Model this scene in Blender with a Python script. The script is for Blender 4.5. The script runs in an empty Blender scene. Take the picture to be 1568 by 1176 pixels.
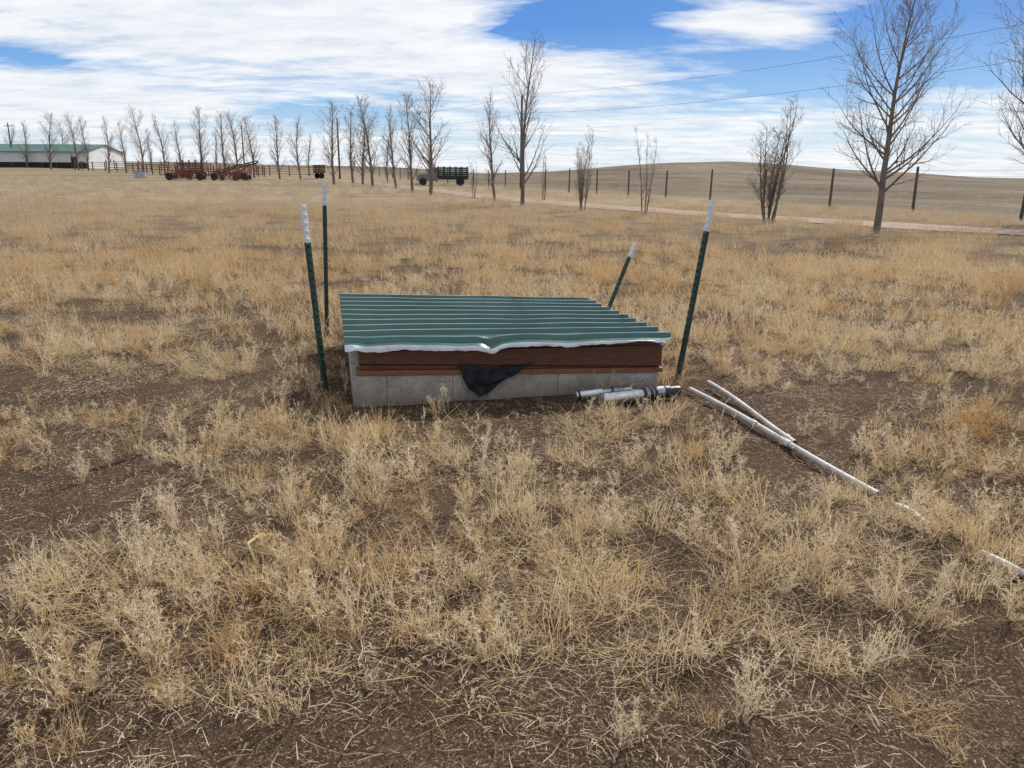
import bpy, math, random
import numpy as np
from mathutils import Vector, Matrix, noise as mn
from math import sin, cos, pi, radians, exp

scene = bpy.context.scene
random.seed(7)

# ------------------------------------------------------------------ helpers
class MB:
    def __init__(s): s.v=[]; s.f=[]; s.m=[]
    def quad(s,a,b,c,d,m=0):
        n=len(s.v); s.v+= [tuple(a),tuple(b),tuple(c),tuple(d)]; s.f.append((n,n+1,n+2,n+3)); s.m.append(m)
    def hexa(s,p,m=0):
        n=len(s.v); s.v+=[tuple(q) for q in p]
        for f in ((0,3,2,1),(4,5,6,7),(0,1,5,4),(1,2,6,5),(2,3,7,6),(3,0,4,7)):
            s.f.append(tuple(n+i for i in f)); s.m.append(m)
    def box(s,c,sz,m=0,rz=0.0):
        cx,cy,cz=c; x,y,z=[q/2 for q in sz]; P=[]
        for dz in (-z,z):
            for dx,dy in ((-x,-y),(x,-y),(x,y),(-x,y)):
                P.append((cx+dx*cos(rz)-dy*sin(rz),cy+dx*sin(rz)+dy*cos(rz),cz+dz))
        s.hexa(P,m)
    def tube(s,pts,rad,n=6,m=0,cap=True):
        pts=[Vector(p) for p in pts]
        if not hasattr(rad,'__len__'): rad=[rad]*len(pts)
        b=len(s.v); N=len(pts)
        ref=None
        for i,p in enumerate(pts):
            t=(pts[min(i+1,N-1)]-pts[max(i-1,0)])
            if t.length<1e-9: t=Vector((0,0,1))
            t.normalize()
            if ref is None:
                ref=Vector((1,0,0)) if abs(t.x)<.8 else Vector((0,1,0))
            u=(ref-t*ref.dot(t)).normalized(); w=t.cross(u); ref=u
            for k in range(n):
                a=2*pi*k/n
                s.v.append(tuple(p+(u*cos(a)+w*sin(a))*rad[i]))
        for i in range(N-1):
            for k in range(n):
                k2=(k+1)%n
                s.f.append((b+i*n+k,b+i*n+k2,b+(i+1)*n+k2,b+(i+1)*n+k)); s.m.append(m)
        if cap:
            s.f.append(tuple(b+k for k in range(n))[::-1]); s.m.append(m)
            s.f.append(tuple(b+(N-1)*n+k for k in range(n))); s.m.append(m)
    def ribbon(s,pts,w0,w1,side,m=0):
        b=len(s.v); N=len(pts)
        for i,p in enumerate(pts):
            w=(w0+(w1-w0)*i/(N-1))*.5
            s.v.append((p[0]-side[0]*w,p[1]-side[1]*w,p[2]-side[2]*w))
            s.v.append((p[0]+side[0]*w,p[1]+side[1]*w,p[2]+side[2]*w))
        for i in range(N-1):
            s.f.append((b+2*i,b+2*i+1,b+2*i+3,b+2*i+2)); s.m.append(m)
    def mesh(s,name,mats=(),smooth=False):
        me=bpy.data.meshes.new(name); me.from_pydata(s.v,[],s.f)
        for mt in mats: me.materials.append(mt)
        if len(mats)>1: me.polygons.foreach_set('material_index',s.m)
        if smooth: me.polygons.foreach_set('use_smooth',[True]*len(s.f))
        me.update(); return me
    def obj(s,name,mats=(),smooth=False,parent=None,bevel=0):
        o=bpy.data.objects.new(name,s.mesh(name,mats,smooth)); scene.collection.objects.link(o)
        if parent: o.parent=parent
        if bevel:
            b=o.modifiers.new('b','BEVEL'); b.width=bevel; b.segments=2; b.limit_method='ANGLE'
        return o
def empty(name,loc=(0,0,0)):
    o=bpy.data.objects.new(name,None); o.location=loc; scene.collection.objects.link(o); return o

def sstep(x): x=min(1,max(0,x)); return x*x*(3-2*x)

AZ=[-2,-.7,-.3,-.12,-.04,.05,.12,.2,.27,.36,.48,.62,1,2]; AH=[5,5,4.4,3.2,1.6,2.6,4.6,6.4,6.9,5.6,3.2,1.0,.8,.8]
def H(x,y):
    z=0
    if y>70:
        f=sstep((y-70)/260); 
        z+=f*float(np.interp(x/y,AZ,AH))
        z+=.8*exp(-((x+88)/45)**2-((y-150)/45)**2)*sstep((y-70)/40)
        if y>130: z+=f*.7*mn.noise((x/y*9,y*.004,3))
    d=math.hypot(x,y-4)
    if d<16:
        f=1-sstep((d-8)/8)
        z+=f*(.030*mn.noise((x*.9,y*.9,3.1))+.016*mn.noise((x*2.7,y*2.7,8.1)))
    return z

# ------------------------------------------------------------------ materials
def newmat(name):
    m=bpy.data.materials.new(name); m.use_nodes=True; nt=m.node_tree; nt.nodes.clear()
    out=nt.nodes.new('ShaderNodeOutputMaterial'); return m,nt,out
def N(nt,t,**k):
    n=nt.nodes.new(t)
    for a,b in k.items(): setattr(n,a,b)
    return n
def ramp(nt,fac,stops):
    r=nt.nodes.new('ShaderNodeValToRGB'); e=r.color_ramp.elements
    while len(e)<len(stops): e.new(.5)
    for i,(p,c) in enumerate(stops):
        e[i].position=p; e[i].color=(c[0],c[1],c[2],1) if hasattr(c,'__len__') else (c,c,c,1)
    nt.links.new(fac,r.inputs[0]); return r.outputs[0]
def mixc(nt,fac,a,b,mode='MIX'):
    n=nt.nodes.new('ShaderNodeMix'); n.data_type='RGBA'; n.blend_type=mode
    for sock,val in ((n.inputs[0],fac),(n.inputs[6],a),(n.inputs[7],b)):
        if hasattr(val,'is_linked'): nt.links.new(val,sock)
        elif hasattr(val,'__len__'): sock.default_value=(val[0],val[1],val[2],1)
        else: sock.default_value=val
    return n.outputs[2]
def noise(nt,vec,scale,detail=4,rough=.55,vscale=None):
    if vscale:
        mp=nt.nodes.new('ShaderNodeMapping'); mp.inputs['Scale'].default_value=vscale
        nt.links.new(vec,mp.inputs[0]); vec=mp.outputs[0]
    n=nt.nodes.new('ShaderNodeTexNoise'); n.inputs['Scale'].default_value=scale
    n.inputs['Detail'].default_value=detail; n.inputs['Roughness'].default_value=rough
    if vec is not None: nt.links.new(vec,n.inputs['Vector'])
    return n.outputs[0]
def simple(name,c1,c2,scale=8,rough=.7,metal=0,bump=.0,bscale=40,vscale=None,spec=.5):
    m,nt,out=newmat(name)
    tc=N(nt,'ShaderNodeTexCoord').outputs['Object']
    b=N(nt,'ShaderNodeBsdfPrincipled'); nt.links.new(b.outputs[0],out.inputs[0])
    f=noise(nt,tc,scale,6,.65,vscale)
    nt.links.new(ramp(nt,f,[(.3,c1),(.7,c2)]),b.inputs['Base Color'])
    b.inputs['Roughness'].default_value=rough; b.inputs['Metallic'].default_value=metal
    b.inputs['Specular IOR Level'].default_value=spec
    if bump:
        bn=N(nt,'ShaderNodeBump'); bn.inputs['Strength'].default_value=bump; bn.inputs['Distance'].default_value=.01
        nt.links.new(noise(nt,tc,bscale,5,.6,vscale),bn.inputs['Height']); nt.links.new(bn.outputs[0],b.inputs['Normal'])
    return m
def strawmat(name,cols,trans=.4,pscale=.35,fargrey=False):
    m,nt,out=newmat(name)
    oi=N(nt,'ShaderNodeObjectInfo').outputs['Random']
    geo=N(nt,'ShaderNodeNewGeometry')
    n1=noise(nt,geo.outputs['Position'],pscale,2,.6)
    a=N(nt,'ShaderNodeMath',operation='MULTIPLY_ADD'); nt.links.new(oi,a.inputs[0]); a.inputs[1].default_value=.5
    b2=N(nt,'ShaderNodeMath',operation='MULTIPLY_ADD'); nt.links.new(n1,b2.inputs[0]); b2.inputs[1].default_value=1.9; b2.inputs[2].default_value=-.70
    nt.links.new(b2.outputs[0],a.inputs[2])
    base=ramp(nt,a.outputs[0],cols)
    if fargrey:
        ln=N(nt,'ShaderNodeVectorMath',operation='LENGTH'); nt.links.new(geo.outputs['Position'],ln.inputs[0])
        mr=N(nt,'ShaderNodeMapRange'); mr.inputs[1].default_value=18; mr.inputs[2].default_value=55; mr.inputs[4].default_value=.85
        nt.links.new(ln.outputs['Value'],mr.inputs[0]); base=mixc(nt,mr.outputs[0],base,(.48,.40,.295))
    d=N(nt,'ShaderNodeBsdfDiffuse'); t=N(nt,'ShaderNodeBsdfTranslucent'); mx=N(nt,'ShaderNodeMixShader')
    nt.links.new(base,d.inputs[0]); nt.links.new(base,t.inputs[0]); mx.inputs[0].default_value=trans
    nt.links.new(d.outputs[0],mx.inputs[1]); nt.links.new(t.outputs[0],mx.inputs[2]); nt.links.new(mx.outputs[0],out.inputs[0])
    return m

M_weed=strawmat('kochia_straw',[(0.0,(.54,.34,.145)),(.25,(.70,.55,.34)),(.7,(.78,.67,.48)),(1,(.64,.43,.20))],.36)
M_grass=strawmat('dry_grass_straw',[(0.0,(.52,.31,.12)),(.35,(.65,.47,.25)),(.75,(.73,.60,.39)),(1,(.58,.35,.14))],.40)
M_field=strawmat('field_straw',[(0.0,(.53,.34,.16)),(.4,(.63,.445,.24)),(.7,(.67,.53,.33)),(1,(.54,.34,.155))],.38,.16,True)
M_litter=strawmat('litter_straw',[(0.0,(.11,.07,.045)),(.4,(.30,.215,.13)),(.75,(.60,.49,.34)),(1,(.20,.13,.075))],.1,.6)

# ground
def groundmat():
    m,nt,out=newmat('prairie_ground')
    pos=N(nt,'ShaderNodeNewGeometry').outputs['Position']
    b=N(nt,'ShaderNodeBsdfPrincipled'); nt.links.new(b.outputs[0],out.inputs[0])
    b.inputs['Roughness'].default_value=.95; b.inputs['Specular IOR Level'].default_value=.03
    n1=noise(nt,pos,1.1,6,.7); n2=noise(nt,pos,45,4,.7)
    soil=ramp(nt,n1,[(.3,(.048,.030,.020)),(.55,(.080,.051,.034)),(.75,(.13,.088,.058))])
    soil=mixc(nt,ramp(nt,n2,[(.54,0),(.70,.5)]),soil,(.20,.14,.09))
    n3=noise(nt,pos,120,2,.6); soil=mixc(nt,ramp(nt,n3,[(.58,0),(.66,.6)]),soil,(.34,.255,.165))
    soil=mixc(nt,ramp(nt,n3,[(.3,.8),(.42,0)]),soil,(.018,.012,.009))
    f1=noise(nt,pos,.05,6,.65,(1,1.6,1)); f2=noise(nt,pos,1.4,5,.7,(.6,1,1))
    far=ramp(nt,f1,[(.3,(.20,.148,.095)),(.48,(.31,.235,.15)),(.62,(.27,.215,.15)),(.75,(.36,.285,.19))])
    far=mixc(nt,1.0,far,ramp(nt,f2,[(.3,(.5,.48,.46)),(.5,(1,1,1)),(.72,(1.3,1.27,1.2))]),'MULTIPLY')
    ln=N(nt,'ShaderNodeVectorMath',operation='LENGTH'); nt.links.new(pos,ln.inputs[0])
    mr=N(nt,'ShaderNodeMapRange'); mr.inputs[1].default_value=8; mr.inputs[2].default_value=50
    nt.links.new(ln.outputs['Value'],mr.inputs[0])
    col=mixc(nt,mr.outputs[0],soil,far)
    mr2=N(nt,'ShaderNodeMapRange'); mr2.inputs[1].default_value=90; mr2.inputs[2].default_value=330; mr2.inputs[4].default_value=.9
    nt.links.new(ln.outputs['Value'],mr2.inputs[0])
    dt=N(nt,'ShaderNodeVectorMath',operation='DOT_PRODUCT'); nt.links.new(pos,dt.inputs[0]); dt.inputs[1].default_value=(1,.4,0)
    mr3=N(nt,'ShaderNodeMapRange'); mr3.inputs[1].default_value=34; mr3.inputs[2].default_value=40; mr3.inputs[4].default_value=.85
    nt.links.new(dt.outputs['Value'],mr3.inputs[0])
    mx=N(nt,'ShaderNodeMath',operation='MAXIMUM'); nt.links.new(mr2.outputs[0],mx.inputs[0]); nt.links.new(mr3.outputs[0],mx.inputs[1])
    g1=noise(nt,pos,.03,8,.85,(1,.6,1)); 
    rng_c=ramp(nt,g1,[(.38,(.062,.052,.040)),(.5,(.145,.115,.083)),(.62,(.24,.19,.137))])
    col=mixc(nt,mx.outputs[0],col,rng_c)
    nt.links.new(col,b.inputs['Base Color'])
    bn=N(nt,'ShaderNodeBump'); bn.inputs['Strength'].default_value=.9; bn.inputs['Distance'].default_value=.03
    h=mixc(nt,.5,n2,noise(nt,pos,14,4,.7)); nt.links.new(h,bn.inputs['Height']); nt.links.new(bn.outputs[0],b.inputs['Normal'])
    return m
M_ground=groundmat()

A=3.0;B=math.asinh(2200/A);NG=380
ts=np.linspace(-1,1,NG); xs=A*np.sinh(B*ts)
ys=4+A*np.sinh(B*ts); ys=ys[ys>-60]
gv=[(float(x),float(y),H(float(x),float(y))) for y in ys for x in xs]
gf=[]
for j in range(len(ys)-1):
    for i in range(NG-1):
        a=j*NG+i; gf.append((a,a+1,a+NG+1,a+NG))
me=bpy.data.meshes.new('ground'); me.from_pydata(gv,[],gf); me.materials.append(M_ground)
me.polygons.foreach_set('use_smooth',[True]*len(gf))
og=bpy.data.objects.new('ground',me); scene.collection.objects.link(og)

# ------------------------------------------------------------------ dirt road
RP=[(30,7),(22.5,14.5),(16.6,22.2),(12.2,27.8),(8.5,33),(3.9,41.5),(-1,53),(-5,66),(-10,82),(-17,100),(-26,118)]
def catmull(P,n=10):
    R=[]
    for i in range(len(P)-1):
        p0=P[max(i-1,0)];p1=P[i];p2=P[i+1];p3=P[min(i+2,len(P)-1)]
        for k in range(n):
            t=k/n
            R.append(tuple(.5*((2*p1[c])+(-p0[c]+p2[c])*t+(2*p0[c]-5*p1[c]+4*p2[c]-p3[c])*t*t+(-p0[c]+3*p1[c]-3*p2[c]+p3[c])*t**3) for c in range(len(p1))))
    R.append(tuple(P[-1])); return R
RC=catmull(RP)
m,nt,out=newmat('dirt_road_soil')
pos=N(nt,'ShaderNodeNewGeometry').outputs['Position']
b=N(nt,'ShaderNodeBsdfPrincipled'); nt.links.new(b.outputs[0],out.inputs[0]); b.inputs['Roughness'].default_value=.95
c=ramp(nt,noise(nt,pos,.9,6,.7),[(.3,(.20,.125,.082)),(.5,(.29,.19,.13)),(.7,(.24,.175,.12))])
nt.links.new(c,b.inputs['Base Color']); M_road=m
mb=MB(); W=8; prev=None
for i,(x,y) in enumerate(RC):
    q=RC[min(i+1,len(RC)-1)];p=RC[max(i-1,0)]; t=Vector((q[0]-p[0],q[1]-p[1])).normalized(); n=Vector((-t.y,t.x))
    wl=1.5+.5*mn.noise((x*.4,y*.4,1)); wr=1.5+.5*mn.noise((x*.4,y*.4,7))
    row=[]
    for k in range(W+1):
        d=-wl+(wl+wr)*k/W; px,py=x+n.x*d,y+n.y*d
        row.append((px,py,H(px,py)+.022-.012*exp(-((abs(d)-.75)/.25)**2)))
    if prev:
        for k in range(W): mb.quad(prev[k],row[k],row[k+1],prev[k+1])
    prev=row
mb.obj('dirt_road',[M_road])
RCn=np.array(RC)
def roaddist(x,y): return float(np.min(np.hypot(RCn[:,0]-x,RCn[:,1]-y)))

# ------------------------------------------------------------------ covered pit
ang=radians(13); e1=Vector((cos(ang),sin(ang),0)); e2=Vector((-sin(ang),cos(ang),0)); FL=Vector((-1.12,5.2,0))
BW,BD=2.3,2.1
def L(s,t,z=0): return FL+e1*s+e2*t+Vector((0,0,z))
pit=empty('covered_well_pit')
m,nt,out=newmat('concrete_block')
tc=N(nt,'ShaderNodeTexCoord').outputs['Object']
b=N(nt,'ShaderNodeBsdfPrincipled'); nt.links.new(b.outputs[0],out.inputs[0]); b.inputs['Roughness'].default_value=.95
c=ramp(nt,noise(nt,tc,4,8,.75),[(.32,(.24,.205,.16)),(.5,(.40,.36,.30)),(.66,(.52,.49,.43))])
c=mixc(nt,ramp(nt,noise(nt,tc,70,3,.6),[(.35,.6),(.5,0)]),c,(.20,.18,.15))
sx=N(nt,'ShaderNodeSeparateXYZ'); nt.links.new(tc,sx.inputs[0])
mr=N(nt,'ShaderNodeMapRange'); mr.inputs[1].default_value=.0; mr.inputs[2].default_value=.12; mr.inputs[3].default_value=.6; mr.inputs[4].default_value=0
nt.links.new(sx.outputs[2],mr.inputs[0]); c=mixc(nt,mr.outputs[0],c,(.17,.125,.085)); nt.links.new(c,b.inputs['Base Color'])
bn=N(nt,'ShaderNodeBump'); bn.inputs['Strength'].default_value=.6; bn.inputs['Distance'].default_value=.01
nt.links.new(noise(nt,tc,60,5,.7),bn.inputs['Height']); nt.links.new(bn.outputs[0],b.inputs['Normal']); M_conc=m
M_wood=simple('redwood_board',(.055,.018,.008),(.16,.055,.022),5,.5,bump=.15,bscale=7,vscale=(1,10,16))
M_wood2=simple('redwood_plank',(.15,.055,.022),(.28,.11,.045),5,.5,bump=.15,bscale=7,vscale=(1,10,16))
def btop(s): return .225-.085*s/BW
mb=MB(); SEG=[0,.24,.71,1.50,1.93,BW]; n=len(SEG)-1
for side in (0,1):
    t0=0 if side==0 else BD-.19
    for i in range(n):
        a=SEG[i]+.002; c=SEG[i+1]-.002; j=random.uniform(-.004,.004)
        mb.hexa([L(a,t0+j,-.1),L(c,t0+j,-.1),L(c,t0+.19+j,-.1),L(a,t0+.19+j,-.1),L(a,t0+j,btop(a)),L(c,t0+j,btop(c)),L(c,t0+.19+j,btop(c)),L(a,t0+.19+j,btop(a))])
for side in (0,1):
    s0=0 if side==0 else BW-.19
    for i in range(4):
        q=(BD-.4)/4; a=.2+i*q+.004; c=.2+(i+1)*q-.004
        mb.hexa([L(s0,a,-.1),L(s0+.19,a,-.1),L(s0+.19,c,-.1),L(s0,c,-.1),L(s0,a,btop(s0)),L(s0+.19,a,btop(s0)),L(s0+.19,c,btop(s0)),L(s0,c,btop(s0))])
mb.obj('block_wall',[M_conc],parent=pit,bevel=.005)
mb=MB()
for (a,b_,c,d) in ((.01,BW-.01,.006,.17),(.01,BW-.01,BD-.17,BD-.012),(.012,.17,.18,BD-.18),(BW-.17,BW-.012,.18,BD-.18)):
    mb.hexa([L(a,c,-.1),L(b_,c,-.1),L(b_,d,-.1),L(a,d,-.1),L(a,c,btop(a)-.006),L(b_,c,btop(b_)-.006),L(b_,d,btop(b_)-.006),L(a,d,btop(a)-.006)])
mb.obj('mortar_joints',[M_conc],parent=pit)
def wt(s): return .44-.045*s/BW
def plank(mb,s0,s1,t0,t1,zb,zt):
    mb.hexa([L(s0,t0,zb(s0)),L(s1,t0,zb(s1)),L(s1,t1,zb(s1)),L(s0,t1,zb(s0)),L(s0,t0,zt(s0)),L(s1,t0,zt(s1)),L(s1,t1,zt(s1)),L(s0,t1,zt(s0))])
mb=MB()
plank(mb,.03,BW+.03,-.012,.13,lambda s:btop(s)+.002,lambda s:btop(s)+.038)
plank(mb,.03,BW+.03,BD-.13,BD+.012,lambda s:btop(s)+.002,lambda s:btop(s)+.038)
mb.obj('sill_planks',[M_wood2],parent=pit,bevel=.003)
mb=MB()
plank(mb,.055,BW+.02,.010,.045,lambda s:btop(s)+.042,lambda s:btop(s)+.075-.03*s/BW)
plank(mb,.055,BW+.02,-.002,.045,lambda s:btop(s)+.086-.034*s/BW,lambda s:wt(s)-.045)
plank(mb,.055,BW+.02,.008,.045,lambda s:wt(s)-.040,lambda s:wt(s)-.005)
plank(mb,.055,BW+.02,BD-.05,BD-.01,lambda s:btop(s)+.044,lambda s:.33)
plank(mb,.055,.095,.05,BD-.055,lambda s:btop(s)+.003,lambda s:wt(s)-.005)
plank(mb,BW-.02,BW+.018,.05,BD-.055,lambda s:btop(s)+.003,lambda s:.335)
mb.obj('wood_frame',[M_wood],parent=pit,bevel=.003)

# metal sheet roof
m,nt,out=newmat('green_metal_sheet')
tc=N(nt,'ShaderNodeTexCoord').outputs['Object']
b=N(nt,'ShaderNodeBsdfPrincipled'); nt.links.new(b.outputs[0],out.inputs[0])
c=ramp(nt,noise(nt,tc,3,6,.7),[(.3,(.008,.066,.046)),(.7,(.022,.115,.085))])
c=mixc(nt,ramp(nt,noise(nt,tc,1.4,7,.75),[(.5,0),(.78,.25)]),c,(.22,.28,.24))
nt.links.new(c,b.inputs['Base Color']); b.inputs['Metallic'].default_value=0
nt.links.new(ramp(nt,noise(nt,tc,7,4,.7),[(.3,.25),(.7,.45)]),b.inputs['Roughness'])
b.inputs['Coat Weight'].default_value=.6; b.inputs['Coat Roughness'].default_value=.09; b.inputs['Coat IOR'].default_value=1.7
bn=N(nt,'ShaderNodeBump'); bn.inputs['Strength'].default_value=.2; bn.inputs['Distance'].default_value=.02
nt.links.new(noise(nt,tc,4,2),bn.inputs['Height']); nt.links.new(bn.outputs[0],b.inputs['Normal']); M_roof=m
rFL=L(-.04,-.07,.472); rFR=L(BW+.07,-.09,.425); rBL=L(-.05,BD-.03,.470); rBR=L(BW+.05,BD+.0,.362)
prof=[]
sp=.228; D=BD+.06
d=0.0
prof.append((0,-.008))
while d<D-.1:
    prof+= [(d+.05,0),(d+.064,.032),(d+.092,.032),(d+.106,0),(d+.14,0),(d+.146,.004),(d+.154,.004),(d+.16,0),(d+.195,0),(d+.2,.004),(d+.208,.004),(d+.214,0)]
    d+=sp
prof=[(min(p,D),h) for p,h in prof if p<=D]
NU=110; mb=MB(); rows=[]
for (dd,h) in prof:
    v=dd/D; row=[]
    st=.012*math.floor(dd/.9)
    for i in range(NU+1):
        u=i/NU; u2=u*(1+st)
        p=(rFL*(1-u2)+rFR*u2)*(1-v)+(rBL*(1-u2)+rBR*u2)*v
        z=h+.006*mn.noise((u*6,v*3,2))
        if dd<.14:
            z-=(.14-dd)*(.14*max(0,mn.noise((u*7,.5,4))+.25)+.24*exp(-((u-.42)/.025)**2)+.1*exp(-((u-.33)/.05)**2)-.12*exp(-((u-.02)/.03)**2))
        row.append(tuple(p+Vector((0,0,z))))
    rows.append(row)
for j in range(len(rows)-1):
    for i in range(NU): mb.quad(rows[j][i],rows[j][i+1],rows[j+1][i+1],rows[j+1][i])
o=mb.obj('metal_roof_sheet',[M_roof],parent=pit)
w=o.modifiers.new('w','WELD'); w.merge_threshold=.0004
sl=o.modifiers.new('s','SOLIDIFY'); sl.thickness=.002; sl.offset=-1
M_white=simple('bare_white_metal',(.55,.56,.57),(.82,.83,.84),10,.4,bump=.2,bscale=8)
mb=MB(); prev=None
front=rows[0]
for i in range(NU+1):
    u=i/NU
    if u>.975: break
    p=Vector(front[i]); dep=.044+.008*mn.noise((u*14,0,9))+.010*mn.noise((u*45,3,9))-.022*u
    dep*= (1-.6*exp(-((u-.9)/.05)**2)); ou=.010+.010*mn.noise((u*16,5,2))+.02*exp(-((u-.03)/.03)**2)
    row=[p+Vector((0,0,-.002))-e2*.001,p-e2*(.004+ou*.5)+Vector((0,0,-dep*.5)),p-e2*ou+Vector((0,0,-dep)),p-e2*(ou-.014)+Vector((0,0,-dep-.004+.003*mn.noise((u*60,3,1))))]
    if prev:
        for k in range(3): mb.quad(prev[k],prev[k+1],row[k+1],row[k])
    prev=row
o=mb.obj('bent_edge_flashing',[M_white],parent=pit); sl=o.modifiers.new('s','SOLIDIFY'); sl.thickness=.002
mb=MB()
for r in range(1,9):
    for i in range(6):
        u=.06+i*.175+random.uniform(-.01,.01); j=min(range(len(prof)),key=lambda q:abs(prof[q][0]-(r*sp+.125)))
        p=Vector(rows[j][int(u*NU)]); mb.tube([p-Vector((0,0,.002)),p+Vector((0,0,.006))],.006,6)
mb.obj('roof_screws',[M_roof],parent=pit)
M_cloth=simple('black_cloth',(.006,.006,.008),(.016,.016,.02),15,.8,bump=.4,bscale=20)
mb=MB(); R=18;C=26; grid=[]
for r in range(R+1):
    v=r/R; row=[]
    for q in range(C+1):
        u=q/C
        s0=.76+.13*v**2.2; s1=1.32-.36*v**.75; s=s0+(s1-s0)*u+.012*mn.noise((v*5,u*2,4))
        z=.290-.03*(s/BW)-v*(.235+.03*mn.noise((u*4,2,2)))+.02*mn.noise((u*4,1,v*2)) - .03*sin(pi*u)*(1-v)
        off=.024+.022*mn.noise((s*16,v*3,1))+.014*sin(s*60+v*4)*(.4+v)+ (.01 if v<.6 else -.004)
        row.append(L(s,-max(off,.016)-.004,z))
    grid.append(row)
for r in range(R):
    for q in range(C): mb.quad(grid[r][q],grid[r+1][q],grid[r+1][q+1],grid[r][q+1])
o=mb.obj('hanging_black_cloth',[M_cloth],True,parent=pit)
w=o.modifiers.new('w','WELD'); w.merge_threshold=.0004
sl=o.modifiers.new('s','SOLIDIFY'); sl.thickness=.003

# ------------------------------------------------------------------ T posts
M_green=simple('post_green_paint',(.008,.032,.024),(.022,.062,.046),14,.5)
M_tip=simple('post_white_paint',(.62,.62,.60),(.84,.84,.82),14,.5)
def tpost(base,top,tip,rot=0.0):
    base=Vector(base);top=Vector(top); ax=(top-base); Ln=ax.length+.12; ax.normalize()
    e=empty('steel_t_post',base-ax*.12); q=Vector((0,0,1)).rotation_difference(ax); e.rotation_mode='QUATERNION'; e.rotation_quaternion=q@Matrix.Rotation(rot,4,'Z').to_quaternion()
    P=[(-.020,-.003),(.020,-.003),(.020,.002),(.003,.002),(.003,.036),(-.003,.036),(-.003,.002),(-.020,.002)]
    def ext(z0,z1,name,mat,g=0):
        mb=MB(); n=len(P)
        for z in (z0,z1):
            for x,y in P: mb.v.append((x*(1+g),y*(1+g),z))
        for i in range(n):
            j=(i+1)%n; mb.f.append((i,j,n+j,n+i)); mb.m.append(0)
        for o_ in (0,n):
            for f in ((0,1,2,3,6,7),(3,4,5,6)):
                mb.f.append(tuple(o_+i for i in f)); mb.m.append(0)
        return mb.obj(name,[mat],parent=e)
    ext(0,Ln-tip,'post_body',M_green); ext(Ln-tip+.0005,Ln,'painted_tip',M_tip,.02)
    for rngz,mt,nm in (((.15,Ln-tip-.01),M_green,'studs'),((Ln-tip+.02,Ln-.01),M_tip,'tip_studs')):
        mb=MB(); z=rngz[0]
        while z<rngz[1]:
            mb.box((0,-.0085,z),(.016,.0108,.018)); z+=.054
        if mb.v: mb.obj(nm,[mt],parent=e,bevel=.002)
    return e
tpost((-1.34,5.36,0),(-1.415,5.32,1.39),.26,radians(60))
tpost((-1.875,7.63,0),(-1.82,7.63,1.50),.215,radians(20))
tpost((.90,7.93,0),(1.295,8.3,.905),.17,radians(-50))
tpost((1.313,5.95,0),(1.50,6.0,1.42),.235,radians(-70))

# ------------------------------------------------------------------ pipes and pump
M_pvc=simple('pvc_pipe',(.36,.33,.28),(.66,.63,.58),7,.5)
M_grime=simple('dark_band',(.05,.05,.05),(.12,.11,.1),9,.6)
M_steel=simple('stainless_steel',(.50,.50,.50),(.70,.70,.69),12,.28,metal=.9,bump=.1)
M_black=simple('black_plastic',(.012,.012,.013),(.03,.03,.03),12,.4)
def pipe(p0,p1,r,name='plastic_pipe',cps=()):
    p0=Vector(p0);p1=Vector(p1); e=empty(name,p0); d=p1-p0; n=14
    side=Vector((-d.y,d.x,0)).normalized()
    mb=MB(); pts=[d*(i/n)+side*.012*sin(i/n*3.5)+Vector((0,0,.006*sin(i/n*pi*2))) for i in range(n+1)]
    mb.tube(pts,r,16,cap=False); mb.tube(pts[::-1],r*.85,16,cap=False)
    mb.obj('pipe_wall',[M_pvc],True,parent=e)
    for t,l in cps:
        c=d*t+side*.012*sin(t*3.5)+Vector((0,0,.006*sin(t*pi*2))); u=d.normalized()
        mb=MB(); mb.tube([c-u*l,c-u*l*.9,c+u*l*.9,c+u*l],[r*1.05,r*1.2,r*1.2,r*1.05],16); mb.obj('coupling',[M_pvc],True,parent=e)
        mb=MB(); mb.tube([c+u*l*1.02,c+u*(l*1.02+.008)],r*1.06,16); mb.obj('dark_ring',[M_grime],parent=e)
    return e
pipe((1.54,5.83,.035),(1.735,4.44,.03),.016,cps=((.93,.028),))
pipe((1.345,5.60,.04),(1.89,3.67,.025),.018,cps=((.42,.035),(.60,.035)))
pipe((1.925,3.55,.015),(1.985,3.33,.012),.017)
pipe((2.06,3.06,.015),(2.25,2.40,.012),.017)
def pump(p0,p1,r,black):
    p0=Vector(p0);p1=Vector(p1); e=empty('well_pump',p0); d=p1-p0
    mb=MB(); mb.tube([d*0,d*.01,d*.02,d*.42,d*.425,d*.44,d*.445,d*.78],[r*.8,r*.95,r,r,r*1.06,r*1.06,r,r],24); mb.obj('steel_housing',[M_steel],True,parent=e)
    if black:
        mb=MB(); mb.tube([d*.781,d*.80,d*.86,d*.87,d*.95,d*1.0],[r*.99,r*1.04,r*1.04,r*.8,r*.8,r*.72],20); mb.obj('black_end_cap',[M_black],parent=e)
        mb=MB()
        for a in (.50,.58,.64): mb.tube([d*a,d*(a+.04)],r*1.012,24)
        mb.obj('dark_label_bands',[M_black],parent=e)
    else:
        mb=MB(); mb.tube([d*.781,d*.79,d*.93,d*1.0],[r*.9,r*.7,r*.7,r*.3],18); mb.obj('shaft_end',[M_steel],True,parent=e)
        mb=MB(); mb.tube([d*.02,d*.06],r*1.02,20); mb.tube([d*.60,d*.63],r*1.02,20); mb.obj('dark_bands',[M_black],parent=e)
pump((.645,5.25,.055),(1.235,5.48,.065),.047,True)
pump((.46,5.36,.05),(.90,5.52,.06),.037,False)
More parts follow.
